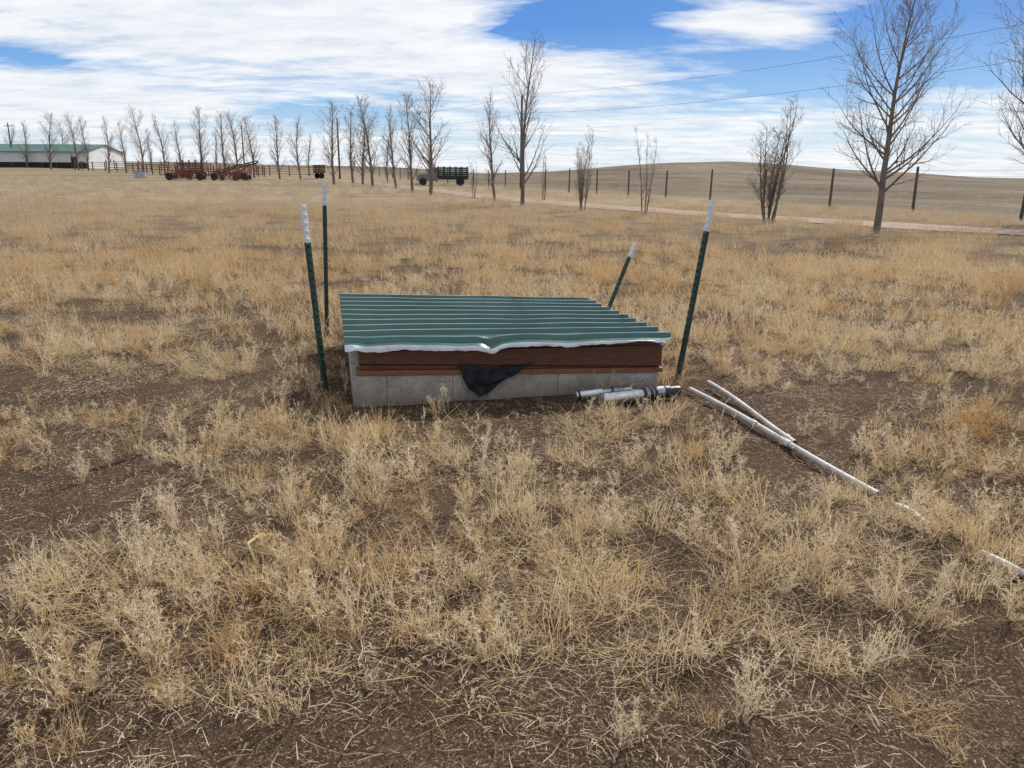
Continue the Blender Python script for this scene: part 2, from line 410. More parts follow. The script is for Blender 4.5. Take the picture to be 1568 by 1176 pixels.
mb=MB(); mb.tube([(-1.05,2.86,.05),(-1.12,2.98,.07),(-1.10,3.08,.06),(-1.02,3.1,.05),(-.93,3.03,.04)],[.004,.007,.009,.006,.003],6)
mb.obj('dry_corn_leaf',[M_weed],True)

# ------------------------------------------------------------------ vegetation sources
def rdir(r): a=r.uniform(0,2*pi); return (cos(a),sin(a),0)
def kochia(seed,h,dense=1.0,tl=.85):
    r=random.Random(seed); mb=MB()
    for s in range(r.randint(4,7)):
        a=r.uniform(0,2*pi); tilt=r.uniform(.1,tl); ln=h*r.uniform(.5,1.2)
        d=Vector((sin(tilt)*cos(a),sin(tilt)*sin(a),cos(tilt))); p=Vector((r.uniform(-.02,.02),r.uniform(-.02,.02),-.01)); pts=[p.copy()]
        n=7
        for i in range(n):
            d=(d+Vector((r.uniform(-.19,.19),r.uniform(-.19,.19),.03))).normalized(); p=p+d*ln/n; pts.append(p.copy())
        mb.ribbon(pts,.0040,.0018,rdir(r)); mb.ribbon(pts,.0036,.0016,rdir(r))
        for q in range(int(r.randint(8,12)*dense)):
            t=r.uniform(.12,1)*n; i=min(int(t),n-1); base=pts[i].lerp(pts[i+1],t-i)
            sd=(pts[i+1]-pts[i]).normalized(); rv=Vector((r.uniform(-1,1),r.uniform(-1,1),r.uniform(-.3,1))).normalized()
            bd=(sd*.75+rv*.85).normalized(); bl_=h*r.uniform(.10,.38)*(1.15-.6*t/n)
            b1=base+bd*bl_*.5; bd2=(bd+Vector((r.uniform(-.35,.35),r.uniform(-.35,.35),.15))).normalized(); b2=b1+bd2*bl_*.5
            mb.ribbon([base,b1,b2],.0026,.0016,rdir(r))
            for z in range(5):
                w=r.uniform(.15,1); c=base.lerp(b1,w*2) if w<.5 else b1.lerp(b2,w*2-1)
                sv=Vector((r.uniform(-1,1),r.uniform(-1,1),r.uniform(-.3,1))).normalized()*r.uniform(.006,.02)
                sw=Vector((r.uniform(-1,1),r.uniform(-1,1),r.uniform(-1,1))).normalized()*.0018
                mb.quad(c-sw,c+sw,c+sv+sw*.6,c+sv-sw*.6)
    return mb
def tuft(seed,h,nb,rad,lean,w,seeds=.3,gsag=.28):
    r=random.Random(seed); mb=MB()
    for s in range(nb):
        a=r.uniform(0,2*pi); rr=rad*math.sqrt(r.random()); b=r.uniform(0,2*pi)
        tilt=abs(r.gauss(lean,.28)); ln=h*r.uniform(.45,1.1)
        d=Vector((sin(tilt)*cos(b),sin(tilt)*sin(b),max(.05,cos(tilt)))); p=Vector((rr*cos(a),rr*sin(a),-.005)); pts=[p.copy()]
        g=r.uniform(-.05,gsag)
        for i in range(4):
            d=(d+Vector((r.uniform(-.14,.14),r.uniform(-.14,.14),-g))).normalized()
            p=p+d*ln/4
            if p.z<.004: p.z=.004+r.random()*.01
            pts.append(p.copy())
        sd=rdir(r); mb.ribbon(pts,w,w*.4,sd)
        if r.random()<seeds:
            for z in range(6):
                c=pts[3].lerp(pts[4],r.random()); sv=(d+Vector((r.uniform(-.9,.9),r.uniform(-.9,.9),r.uniform(-.3,.6)))).normalized()*h*r.uniform(.04,.1)
                sw=Vector(sd)*w*.45; mb.quad(c-sw,c+sw,c+sv+sw*.5,c+sv-sw*.5)
    return mb
def litter(seed):
    r=random.Random(seed); mb=MB()
    for s in range(140):
        rr=.3*math.sqrt(r.random());a=r.uniform(0,2*pi); b=r.uniform(0,2*pi); ln=r.choice([.012,.015,.02,.03,.04,.07])*r.uniform(.6,1.2)
        p=Vector((rr*cos(a),rr*sin(a),r.uniform(.002,.016))); d=Vector((cos(b),sin(b),r.uniform(-.06,.12)))
        mid=p+d*ln*.5+Vector((r.uniform(-.15,.15)*ln,r.uniform(-.15,.15)*ln,.002))
        e=p+d*ln; mb.ribbon([p,mid,e],r.uniform(.0015,.0035),.001,(-d.y,d.x,.3))
    return mb
def srccol(name,meshes):
    col=bpy.data.collections.new(name)
    for i,me in enumerate(meshes):
        o=bpy.data.objects.new('%s_%02d'%(name,i),me); col.objects.link(o)
    return col
C_weed=srccol('weed_src',[kochia(100+i,.25,1,(.6,.95,1.3)[i%3]).mesh('weed',[M_weed]) for i in range(12)])
C_gr=srccol('grass_src',[tuft(200+i,.20,48,.08,.5,.0032).mesh('grass',[M_grass]) for i in range(4)]+[tuft(210+i,.22,46,.14,1.15,.0032,.15).mesh('grass',[M_grass]) for i in range(5)])
C_lit=srccol('litter_src',[litter(300+i).mesh('litter',[M_litter]) for i in range(4)])
C_fl=srccol('field_src',[tuft(400+i,.26,75,.34,.45,.0075,.8,.2).mesh('fieldclump',[M_field]) for i in range(6)])

def scatter(name,col,pts):
    nidx=len(col.objects)
    me=bpy.data.meshes.new(name); me.from_pydata([p[:3] for p in pts],[],[])
    a=me.attributes.new('scl','FLOAT_VECTOR','POINT'); a.data.foreach_set('vector',[c for p in pts for c in (p[3],p[3],p[3]*p[4])])
    a=me.attributes.new('rot','FLOAT_VECTOR','POINT'); a.data.foreach_set('vector',[c for p in pts for c in (random.uniform(-.18,.18),random.uniform(-.18,.18),random.uniform(0,2*pi))])
    a=me.attributes.new('idx','INT','POINT'); a.data.foreach_set('value',[random.randrange(nidx) for p in pts])
    o=bpy.data.objects.new(name,me); scene.collection.objects.link(o)
    ng=bpy.data.node_groups.new(name,'GeometryNodeTree')
    ng.interface.new_socket('Geometry',in_out='INPUT',socket_type='NodeSocketGeometry'); ng.interface.new_socket('Geometry',in_out='OUTPUT',socket_type='NodeSocketGeometry')
    gi=ng.nodes.new('NodeGroupInput'); go=ng.nodes.new('NodeGroupOutput')
    ip=ng.nodes.new('GeometryNodeInstanceOnPoints'); ci=ng.nodes.new('GeometryNodeCollectionInfo')
    ci.inputs['Collection'].default_value=col; ci.inputs['Separate Children'].default_value=True; ci.inputs['Reset Children'].default_value=True
    def na(n,t):
        q=ng.nodes.new('GeometryNodeInputNamedAttribute'); q.data_type=t; q.inputs['Name'].default_value=n
        return [s for s in q.outputs if s.enabled and s.name=='Attribute'][0]
    ln=ng.links.new
    ln(gi.outputs[0],ip.inputs['Points']); ln(ci.outputs[0],ip.inputs['Instance']); ip.inputs['Pick Instance'].default_value=True
    ln(na('idx','INT'),ip.inputs['Instance Index']); ln(na('rot','FLOAT_VECTOR'),ip.inputs['Rotation']); ln(na('scl','FLOAT_VECTOR'),ip.inputs['Scale'])
    ln(ip.outputs[0],go.inputs[0])
    md=o.modifiers.new('scatter','NODES'); md.node_group=ng
    return o
def loc2(x,y):
    v=Vector((x,y,0))-FL; return v.dot(e1),v.dot(e2)
def inbox(x,y,mg=.02):
    s,t=loc2(x,y); return -mg<s<BW+mg and -mg<t<BD+mg
def segd(x,y,a,b):
    ax,ay=a;bx,by=b; dx,dy=bx-ax,by-ay; t=max(0,min(1,((x-ax)*dx+(y-ay)*dy)/(dx*dx+dy*dy))); return math.hypot(x-ax-dx*t,y-ay-dy*t)
def clearz(x,y):
    s,t=loc2(x,y)
    if -.1<s<2.6 and -.50<t<0: return True
    if segd(x,y,(1.345,5.6),(1.80,3.95))<.13 or segd(x,y,(1.54,5.83),(1.735,4.44))<.13: return True
    if segd(x,y,(1.25,5.35),(1.80,3.62))<.12: return True
    return False
BARE=[(-2.9,5.45,1.3,.5,1.0),(-1.75,6.1,.4,1.0,.4),(2.6,5.2,.7,.6,.95),(.1,4.7,1.3,.24,.5),(-2.1,3.8,.8,.28,.6),(1.1,2.1,.9,.3,.45),(-3.7,4.3,.8,.3,.4),(3.4,5.9,.9,.35,.6),(1.6,4.3,.3,.5,.4),(.7,1.7,2.0,.26,.85),(-1.2,2.0,.6,.3,.35),(.0,9.3,.8,1.2,.3)]
def dens(x,y,seed):
    d=.64+1.25*mn.noise((x*.75,y*.75,seed))+.75*mn.noise((x*2.2,y*2.2,seed+5))
    for bx,by,sx,sy,w in BARE: d-=w*1.15*exp(-((x-bx)/sx)**2-((y-by)/sy)**2)
    return d
def pts_in(y0,y1,density,seed,hs,base=0.0,lit=False):
    out=[]
    area=.80*(y1*y1-y0*y0)+2*2.0*(y1-y0)
    for i in range(int(area*density)):
        while True:
            y=y0+(y1-y0)*random.random(); wmax=.8*y1+2
            x=random.uniform(-wmax,wmax)
            if abs(x)<.8*y+2: break
        if inbox(x,y): continue
        if y>12 and roaddist(x,y)<1.25+.6*random.random(): continue
        if y<7 and not lit and clearz(x,y): continue
        d=base+dens(x,y,seed)
        if random.random()>d: continue
        s=random.uniform(*hs)*(.75+.35*min(1,max(0,d)))
        out.append((x,y,H(x,y),s,random.uniform(.75,1.15)))
    return out
P=pts_in(.7,6,26,11.3,(.4,1.1),base=.0)+pts_in(6,11,12,11.3,(.6,1.1),base=.0)
P+=[(L(s,t).x,L(s,t).y,-.0,k,1) for s,t,k in ((.62,-.3,.9),(.55,-.42,.8),(1.9,-.1,.9),(1.95,-.08,.7),(-.25,.1,.8),(-.3,.4,1))]
for x,y,k in ((.70,1.98,1.05),(.33,1.86,.8),(-1.38,2.02,1.1),(-.08,2.3,1.0),(-1.45,2.75,1.1),(-.8,3.0,1.1),(1.5,2.5,1.1),(1.26,2.86,1.1),(-.47,4.2,1.2),(-.7,1.95,.9),(1.15,2.2,.9),(-1.5,4.55,1.3),(-1.75,4.4,1.2),(.45,3.2,1.0),(0,3.9,1.0),(1.75,2.1,1.1)):
    P+=[(x,y,H(x,y),k,1.1),(x+.05,y+.04,H(x,y),k*.8,1.0)]
scatter('dry_weeds',C_weed,P)
P=pts_in(.7,8,42,4.7,(.5,1.1),base=0.08)+pts_in(8,15,15,4.7,(.8,1.35),base=.25)
P+=[(1.93+random.gauss(0,.13),3.45+random.gauss(0,.2),0,random.uniform(.6,1),1) for i in range(20)]
P+=[(2.15+random.gauss(0,.1),2.75+random.gauss(0,.25),0,random.uniform(.6,1),1) for i in range(20)]
for i in range(80):
    q=L(random.uniform(-.15,2.5),-random.uniform(.03,.5)); P.append((q.x,q.y,H(q.x,q.y)-.01,random.uniform(.2,.45),.7))
for i in range(60):
    q=L(-random.uniform(.03,.75),random.uniform(-.2,2.3)); P.append((q.x,q.y,H(q.x,q.y)-.01,random.uniform(.3,.8),.9))
scatter('dry_grass',C_gr,P)
P=pts_in(.7,9,15,1.7,(.8,1.2),base=1.2,lit=True)
scatter('straw_litter',C_lit,P)
P=pts_in(7.5,14,3.0,2.7,(.6,1.05),base=.05)+pts_in(11,40,2.2,2.7,(.7,1.15),base=.2)+pts_in(40,110,.42,2.7,(1,1.5),base=.05)
P=[p for p in P if (p[0]<33-.4*p[1] or random.random()<.12)]
scatter('dry_field_grass',C_fl,P)

# ------------------------------------------------------------------ trees
m,nt,out=newmat('tree_bark')
tc=N(nt,'ShaderNodeTexCoord').outputs['Object']
b=N(nt,'ShaderNodeBsdfPrincipled'); nt.links.new(b.outputs[0],out.inputs[0]); b.inputs['Roughness'].default_value=.9
nt.links.new(ramp(nt,noise(nt,tc,9,5,.6,(1,1,.2)),[(.3,(.11,.085,.065)),(.7,(.23,.185,.145))]),b.inputs['Base Color']); M_bark=m
M_twig=simple('tree_twigs',(.20,.155,.115),(.29,.23,.175),2,.9)
def tree(seed,h=7.0,up=.55,spread=.30,nb=34,multi=1,fine=1.0,low=.12,droop=.0,rmin=.0045):
    r=random.Random(seed); mb=MB()
    def branch(p,d,ln,rad,lvl):
        n={0:12,1:7,2:4,3:3}[lvl]; pts=[p.copy()]; rs=[rad]; ds=[]
        wob={0:.06,1:.13,2:.2,3:.25}[lvl]; ph={0:.02,1:.10,2:.10,3:.05}[lvl]
        for i in range(n):
            d=(d+Vector((r.uniform(-wob,wob),r.uniform(-wob,wob),ph+r.uniform(-wob,wob)*.5))).normalized()
            p=p+d*ln/n; pts.append(p.copy()); rs.append(max(rmin*.8,rad*(1-.92*(i+1)/n))); ds.append(d.copy())
        mb.tube(pts,rs,{0:8,1:5,2:3,3:3}[lvl],0 if lvl<2 else 1,cap=False)
        if lvl==3: return
        cnt=nb
        if lvl==1: cnt=max(3,int(10*min(1,ln/1.3)*fine))
        if lvl==2: cnt=max(2,int(5*fine))
        for k in range(cnt):
            lo={0:low,1:.12,2:.15}[lvl]
            t=(lo+(1-lo)*(k+r.random())/cnt)*.985; q=t*n; i=min(int(q),n-1); bp=pts[i].lerp(pts[i+1],q-i)
            ax=ds[i]; a=r.uniform(0,2*pi); u=ax.orthogonal().normalized(); w=ax.cross(u); out_=u*cos(a)+w*sin(a)
            if lvl==0:
                upk=up*r.uniform(.7,1.3); bd=(out_*1.0+Vector((0,0,upk*1.3))).normalized()
                shape=(sin(pi*min(1,(t*.8+.18)))**.7)*(1.0-.25*t)+.06
                bl_=h*spread*1.25*shape*r.uniform(.6,1.25)
                br=max(.008,rs[i]*.42)
            else:
                bd=(ax*.75+out_*.75+Vector((0,0,.12-droop))).normalized(); bl_=max(.2,ln*.5*r.uniform(.6,1.2)*(1.1-.5*t)); br=max(rmin,rs[i]*.5)
            branch(bp,bd,bl_,br,lvl+1)
    for s in range(multi):
        a=r.uniform(0,2*pi); off=.0 if multi==1 else .18
        hh=h*(1 if s==0 else r.uniform(.6,.95))
        branch(Vector((cos(a)*off,sin(a)*off,-.1)),Vector((cos(a)*off*.6,sin(a)*off*.6,1)).normalized(),hh,(.016 if multi==1 else .008)*h,0)
    return mb
TV={}
def tm(key,**k):
    if key not in TV: TV[key]=tree(**k).mesh('bare_tree',[M_bark,M_twig],True)
    return TV[key]
K={
 'big':dict(seed=5,h=7,up=.55,spread=.29,nb=42,fine=1.0,low=.16),
 'big2':dict(seed=16,h=7,up=.5,spread=.32,nb=38,fine=1.0,low=.14),
 'a':dict(seed=21,h=7,up=1.0,spread=.24,nb=32,low=.1,rmin=.007,fine=.7),
 'b':dict(seed=22,h=7,up=1.1,spread=.22,nb=30,low=.12,rmin=.007,fine=.7),
 'c':dict(seed=23,h=7,up=.8,spread=.26,nb=32,low=.14,rmin=.006,fine=.75),
 'd':dict(seed=24,h=7,up=1.3,spread=.21,nb=30,low=.08,rmin=.007,fine=.7),
 'sh':dict(seed=31,h=7,up=1.4,spread=.16,nb=14,multi=8,low=.12,rmin=.006,fine=.6),
 'sh2':dict(seed=33,h=7,up=1.4,spread=.14,nb=12,multi=3,low=.15,fine=.5,rmin=.006),
}
def place(key,x,y,h,lean=(0,0),rz=None,wide=1.0):
    o=bpy.data.objects.new('bare_tree',tm(key,**K[key])); scene.collection.objects.link(o)
    o.location=(x,y,H(x,y)); s=h/7.0; o.scale=(s*wide,s*wide,s); o.rotation_euler=(lean[0],lean[1],random.uniform(0,6.28) if rz is None else rz)
    return o
place('big',10.66,23.0,7.0,(0,.06),rz=.5,wide=.95)
place('big2',19.5,29.5,9.2,(0,-.02),rz=2)
place('sh',8.9,27.4,4.3,(0,.02),rz=1.3,wide=1.25)
place('sh2',5.25,31.6,3.6)
place('sh',3.1,35.5,3.75,wide=.85)
place('c',.45,41,8.1,(0,.02),wide=.9)
place('b',-1.1,46,5.9)
place('c',-6.2,59,8.1,wide=1.15)
place('a',-8.3,65,7.6)
place('sh2',1.9,50,3.2); place('sh2',-2.6,52,2.8)
for key,u,d,top in (('b',603,80,165),('a',567,88,150),('d',552,97,172),('d',537,104,168),('a',508,96,158),('b',457,118,180),('a',425,118,178),('a',386,122,178),('c',362,118,172),('d',343,125,172),('a',306,120,165),('d',275,128,185),('b',250,128,176),('c',217,122,165),('d',190,132,184),('b',164,130,178),('d',133,140,178),('c',118,138,176),('a',76,140,172),('d',40,150,185),('b',470,150,205),('d',230,150,195),('d',330,150,195),('b',590,110,195),('d',655,100,205),('b',20,165,190),('c',100,160,188)):
    x=(u-784)*d/1221; y=d
    hh=(262-(784-u)*.0087-top)*d/1221*1.0+1.6-H(x,y)
    place(key,x,y,hh,wide=random.uniform(.95,1.3))

# ------------------------------------------------------------------ fence
M_fpost=simple('weathered_post',(.06,.045,.035),(.14,.11,.085),8,.9)
M_wire=simple('galvanised_wire',(.20,.19,.18),(.32,.31,.3),8,.6)
fen=empty('wire_fence'); mb=MB(); tops=[]
y=17.5
while y<150:
    x=33.8-.4*y; j=random.uniform(-.04,.04); z=H(x,y); hh=2.0+random.uniform(-.12,.12)
    mb.tube([(x,y,z-.1),(x+j,y,z+hh)],[.075,.06],7); tops.append((x,y,z)); y+=4.95
mb.obj('fence_posts',[M_fpost],parent=fen)
mb=MB()
for hgt in (.15,.4,.65,.9,1.15,1.4,1.65,1.9):
    mb.tube([(x-.03,y_,z+hgt) for x,y_,z in tops],.005,3)
for i in range(len(tops)-1):
    if tops[i][1]>75: break
    for k in range(1,10):
        p=Vector(tops[i]).lerp(Vector(tops[i+1]),k/10); mb.tube([(p.x-.03,p.y,p.z+.1),(p.x-.03,p.y,p.z+1.25)],.003,3)
mb.obj('fence_wires',[M_wire],parent=fen)

# ------------------------------------------------------------------ utility poles & lines
M_pole=simple('utility_pole_wood',(.07,.05,.038),(.14,.105,.08),5,.9)
PP=[(28.8,36,9.2),(.75,81,9.0),(-27.3,125,9.0),(-58,172,9.0)]
for x,y,h in PP:
    e=empty('utility_pole',(x,y,H(x,y))); mb=MB(); mb.tube([(0,0,-.3),(0,0,h*.5),(0,0,h)],[.16,.14,.11],10); mb.obj('pole_shaft',[M_pole],True,parent=e)
    mb=MB(); mb.tube([(0,0,h),(0,0,h+.12),(0,0,h+.2)],[.05,.06,.03],8); mb.box((0,-.14,h-1.6),(.06,.1,.12)); mb.obj('insulators',[M_steel],parent=e)
e=empty('utility_pole',(-97,155,H(-97,155))); mb=MB(); mb.tube([(0,0,-.3),(0,0,8.2)],[.16,.11],10); mb.obj('pole_shaft',[M_pole],True,parent=e)
mb=MB(); mb.box((0,0,7.6),(1.6,.1,.12)); mb.obj('crossarm',[M_pole],parent=e)
mb=MB()
PX=[(58,-10,9.2)]+PP
for off in (.1,-1.6):
    for a,b_ in zip(PX[:-1],PX[1:]):
        pa=Vector((a[0],a[1],H(a[0],a[1])+a[2]+off)); pb=Vector((b_[0],b_[1],H(b_[0],b_[1])+b_[2]+off))
        mb.tube([pa.lerp(pb,t/16)-Vector((0,0,.7*4*(t/16)*(1-t/16))) for t in range(17)],.009,4)
mb.obj('power_lines',[M_fpost])

# ------------------------------------------------------------------ barn
M_wall=simple('white_steel_siding',(.62,.62,.60),(.74,.74,.72),.6,.6)
M_groof=simple('green_steel_roof',(.04,.12,.10),(.07,.17,.14),.5,.4)
M_dark=simple('dark_opening',(.012,.011,.01),(.03,.025,.02),2,.9)
M_brown=simple('brown_boards',(.08,.045,.03),(.14,.08,.052),2,.9)
barn=empty('metal_barn',(-80.2,150,H(-85,150)-.1)); barn.rotation_euler=(0,0,radians(-6))
Lb,Wd,hw,hr=30,12,3.1,4.5
mb=MB()
mb.quad((-Lb,0,1.15),(0,0,1.15),(0,0,hw),(-Lb,0,hw)); mb.quad((0,0,0),(0,Wd,0),(0,Wd,hw),(0,0,hw)); mb.quad((-Lb,Wd,0),(-Lb,0,0),(-Lb,0,hw),(-Lb,Wd,hw)); mb.quad((0,Wd,0),(-Lb,Wd,0),(-Lb,Wd,hw),(0,Wd,hw))
for xx in (0,-Lb):
    n=len(mb.v); mb.v+=[(xx,0,hw),(xx,Wd,hw),(xx,Wd/2,hr)]; mb.f.append((n,n+1,n+2)); mb.m.append(0)
for i in range(60): mb.box((-.25-i*.5,-.02,(1.15+hw)/2),(.05,.03,hw-1.15))
mb.obj('siding_walls',[M_wall],parent=barn)
mb=MB()
mb.hexa([(-Lb-.3,-.4,hw-.1),(.3,-.4,hw-.1),(.3,Wd/2,hr),(-Lb-.3,Wd/2,hr),(-Lb-.3,-.4,hw),(.3,-.4,hw),(.3,Wd/2,hr+.1),(-Lb-.3,Wd/2,hr+.1)])
mb.hexa([(-Lb-.3,Wd/2+.002,hr),(.3,Wd/2+.002,hr),(.3,Wd+.4,hw-.1),(-Lb-.3,Wd+.4,hw-.1),(-Lb-.3,Wd/2+.002,hr+.1),(.3,Wd/2+.002,hr+.1),(.3,Wd+.4,hw),(-Lb-.3,Wd+.4,hw)])
for i in range(30): mb.hexa([(-.5-i,-.4,hw+.0),(-.44-i,-.4,hw),(-.44-i,Wd/2,hr+.1),(-.5-i,Wd/2,hr+.1),(-.5-i,-.4,hw+.05),(-.44-i,-.4,hw+.05),(-.44-i,Wd/2,hr+.15),(-.5-i,Wd/2,hr+.15)])
mb.obj('gable_roof',[M_groof],parent=barn)
mb=MB(); mb.quad((-Lb+.1,.3,0),(-.1,.3,0),(-.1,.3,1.15),(-Lb+.1,.3,1.15)); mb.quad((-3,-.045,0.1),(-1.8,-.045,0.1),(-1.8,-.045,2.2),(-3,-.045,2.2)); mb.obj('openings_and_door',[M_dark],parent=barn)
mb=MB()
for i in range(11): mb.box((-i*3,.05,.55),(.2,.2,1.15))
for z in (.35,.8): mb.box((-Lb/2,.0,z),(Lb,.06,.12))
mb.obj('feeder_posts',[M_brown],parent=barn)

# corral
cor=empty('corral_fence'); mb=MB()
path=catmull([(-77,140),(-66,136),(-58,128),(-50,124),(-46,125),(-40,128)],5)
for i,(x,y) in enumerate(path):
    mb.box((x,y,H(x,y)+.75),(.14,.14,1.6))
    if i:
        px,py=path[i-1]
        for z in (.35,.75,1.15,1.45): mb.tube([(px,py,H(px,py)+z),(x,y,H(x,y)+z)],.04,5)
path2=[(x+1+i*.2,y+9) for i,(x,y) in enumerate(path)]
for i,(x,y) in enumerate(path2):
    mb.box((x,y,H(x,y)+.85),(.14,.14,1.8))
    if i:
        px,py=path2[i-1]
        for z in (.35,.75,1.15,1.5): mb.tube([(px,py,H(px,py)+z),(x,y,H(x,y)+z)],.04,5)
mb.obj('rails_and_posts',[M_brown],parent=cor)
tk=empty('stock_tank',(-52.5,112,H(-52.5,112))); mb=MB(); mb.tube([(0,0,0),(0,0,.1),(0,0,.85),(0,0,.9)],[.75,.8,.8,.84],24); mb.obj('tank_wall',[simple('grey_tank',(.3,.32,.34),(.42,.44,.46),3,.6)],parent=tk)

# machinery
M_red=simple('faded_red_paint',(.16,.035,.022),(.28,.07,.042),3,.6)
M_tire=simple('tyre_rubber',(.015,.015,.015),(.035,.033,.03),5,.85)
M_rust=simple('rusty_steel',(.07,.035,.022),(.13,.065,.04),5,.85)
M_grey=simple('grey_paint',(.14,.14,.13),(.24,.24,.22),3,.5)
M_glass=simple('dark_glass',(.02,.025,.03),(.03,.035,.04),3,.15)
def wheel(mb,c,r,w,ax='y'):
    c=Vector(c); a=Vector((0,1,0)) if ax=='y' else Vector((1,0,0))
    mb.tube([c-a*w/2,c-a*w*.4,c+a*w*.4,c+a*w/2],[r*.85,r,r,r*.85],18)
def rake(x,y,rz,Ln):
    e=empty('hay_rake',(x,y,H(x,y))); e.rotation_euler=(0,0,rz); mb=MB()
    mb.box((0,0,.95),(Ln,.14,.14)); mb.box((0,1.2,1.05),(Ln*.9,.12,.12))
    for i in range(6):
        xx=-Ln/2+Ln*i/5; mb.box((xx,.6,.8),(.1,1.3,.1)); mb.box((xx,0,.6),(.1,.1,.8))
        mb.tube([(xx,0,.95),(xx+.3,-.3,1.6),(xx+.5,.2,1.7)],.05,5)
    mb.box((-Ln/2-.8,.5,.7),(1.7,.12,.12))
    mb.obj('frame',[M_red],parent=e); mb=MB()
    for i in range(5):
        xx=-Ln/2+.5+(Ln-1)*i/4; c=Vector((xx,-.35,.72))
        for k in range(20):
            a=2*pi*k/20; mb.tube([c,c+Vector((cos(a)*.68,0,sin(a)*.68))],.018,3)
        mb.tube([c+Vector((cos(2*pi*k/20)*.5,0,sin(2*pi*k/20)*.5)) for k in range(21)],.03,4)
    mb.obj('rake_wheels',[M_red],parent=e); mb=MB()
    for xx in (-Ln/2+.2,0,Ln/2-.2): wheel(mb,(xx,.9,.38),.38,.2)
    wheel(mb,(-Ln/2,-.9,.5),.5,.2); wheel(mb,(Ln/2,-.9,.5),.5,.2)
    mb.obj('tyres',[M_tire],parent=e)
rake(-43.5,106,.05,4.0); rake(-37.8,107,-.1,4.2)
def wagon(x,y,rz,Ln,mat,name='farm_wagon',hh=1.7):
    e=empty(name,(x,y,H(x,y))); e.rotation_euler=(0,0,rz); mb=MB()
    mb.box((0,0,.85),(Ln,2,.14))
    for k in range(4):
        mb.box((0,-1,1.05+k*.3),(Ln,.05,.2)); mb.box((0,1,1.05+k*.3),(Ln,.05,.2)); mb.box((-Ln/2,0,1.05+k*.3),(.05,2,.2)); mb.box((Ln/2,0,1.05+k*.3),(.05,2,.2))
    for i in range(5):
        xx=-Ln/2+.1+(Ln-.2)*i/4
        for s in (-1.05,1.05): mb.box((xx,s,.8+hh/2),(.1,.08,hh))
    mb.box((-Ln/2-.8,0,.6),(1.6,.12,.1)); mb.obj('slatted_bed',[mat],parent=e)
    mb=MB()
    for xx in (-Ln/2+.6,Ln/2-.6):
        for s in (-.95,.95): wheel(mb,(xx,s,.42),.42,.22)
    mb.obj('tyres',[M_tire],parent=e); return e
wagon(-47.5,118,.05,3.8,M_rust)
e=empty('bale_elevator',(-39.5,112,H(-39.5,112))); mb=MB()
for s in (-.4,.4):
    mb.tube([(-3,s,.7),(3.6,s,2.3)],.07,5); mb.tube([(-3,s,1.0),(3.6,s,2.6)],.05,5)
    mb.tube([(0,s,.3),(2.2,s,1.9)],.06,5); mb.tube([(1.2,s,.3),(0,s,1.4)],.05,5)
for k in range(12): mb.box((-3+6.6*k/11,0,.8+1.6*k/11),(.08,.8,.25))
mb.obj('conveyor_frame',[M_rust],parent=e); mb=MB(); wheel(mb,(.6,-.7,.4),.4,.2); wheel(mb,(.6,.7,.4),.4,.2); mb.obj('tyres',[M_tire],parent=e)
tx,ty=-9.0,98
e=empty('old_farm_truck',(tx,ty,H(tx,ty))); e.rotation_euler=(0,0,radians(8))
mb=MB()
def prism(mb,prof,y0,y1):
    n=len(mb.v); k=len(prof)
    for yy in (y0,y1): mb.v+=[(p[0],yy,p[1]) for p in prof]
    for i in range(k): mb.f.append((n+i,n+(i+1)%k,n+k+(i+1)%k,n+k+i)); mb.m.append(0)
    mb.f.append(tuple(n+i for i in range(k))[::-1]); mb.f.append(tuple(n+k+i for i in range(k))); mb.m+=[0,0]
prism(mb,[(-2.9,.55),(-2.95,1.15),(-2.6,1.35),(-1.7,1.45),(-1.45,2.1),(-1.2,2.2),(-.5,2.2),(-.4,2.1),(-.4,.55)],-.85,.85)
mb.obj('cab_and_hood',[M_grey],parent=e,bevel=.05)
mb=MB()
for s in (-.856,.856): mb.quad((-1.5,s,1.5),(-.6,s,1.5),(-.6,s,2.0),(-1.33,s,2.0))
mb.quad((-1.72,-.7,1.49),(-1.72,.7,1.49),(-1.47,.7,2.06),(-1.47,-.7,2.06)); mb.obj('windows',[M_glass],parent=e)
mb=MB(); mb.box((1.5,0,.8),(3.6,.9,.15)); mb.box((1.5,0,.95),(3.7,2.1,.12))
for k in range(5):
    for s in (-1.02,1.02): mb.box((1.5,s,1.12+k*.24),(3.7,.05,.2))
    for s in (-.32,3.32): mb.box((s,0,1.12+k*.24),(.05,2.0,.2))
for i in range(6):
    for s in (-1.08,1.08): mb.box((-.3+3.6*i/5,s,1.65),(.1,.06,1.3))
mb.obj('stake_bed',[simple('dark_green_boards',(.012,.02,.015),(.03,.04,.03),3,.8)],parent=e)
mb=MB()
for xx in (-2.2,2.4):
    for s in (-.85,.85): wheel(mb,(xx,s,.45),.45,.26)
mb.obj('tyres',[M_tire],parent=e)
wagon(-30.5,125,.6,1.2,M_rust,'hay_feeder',1.3)

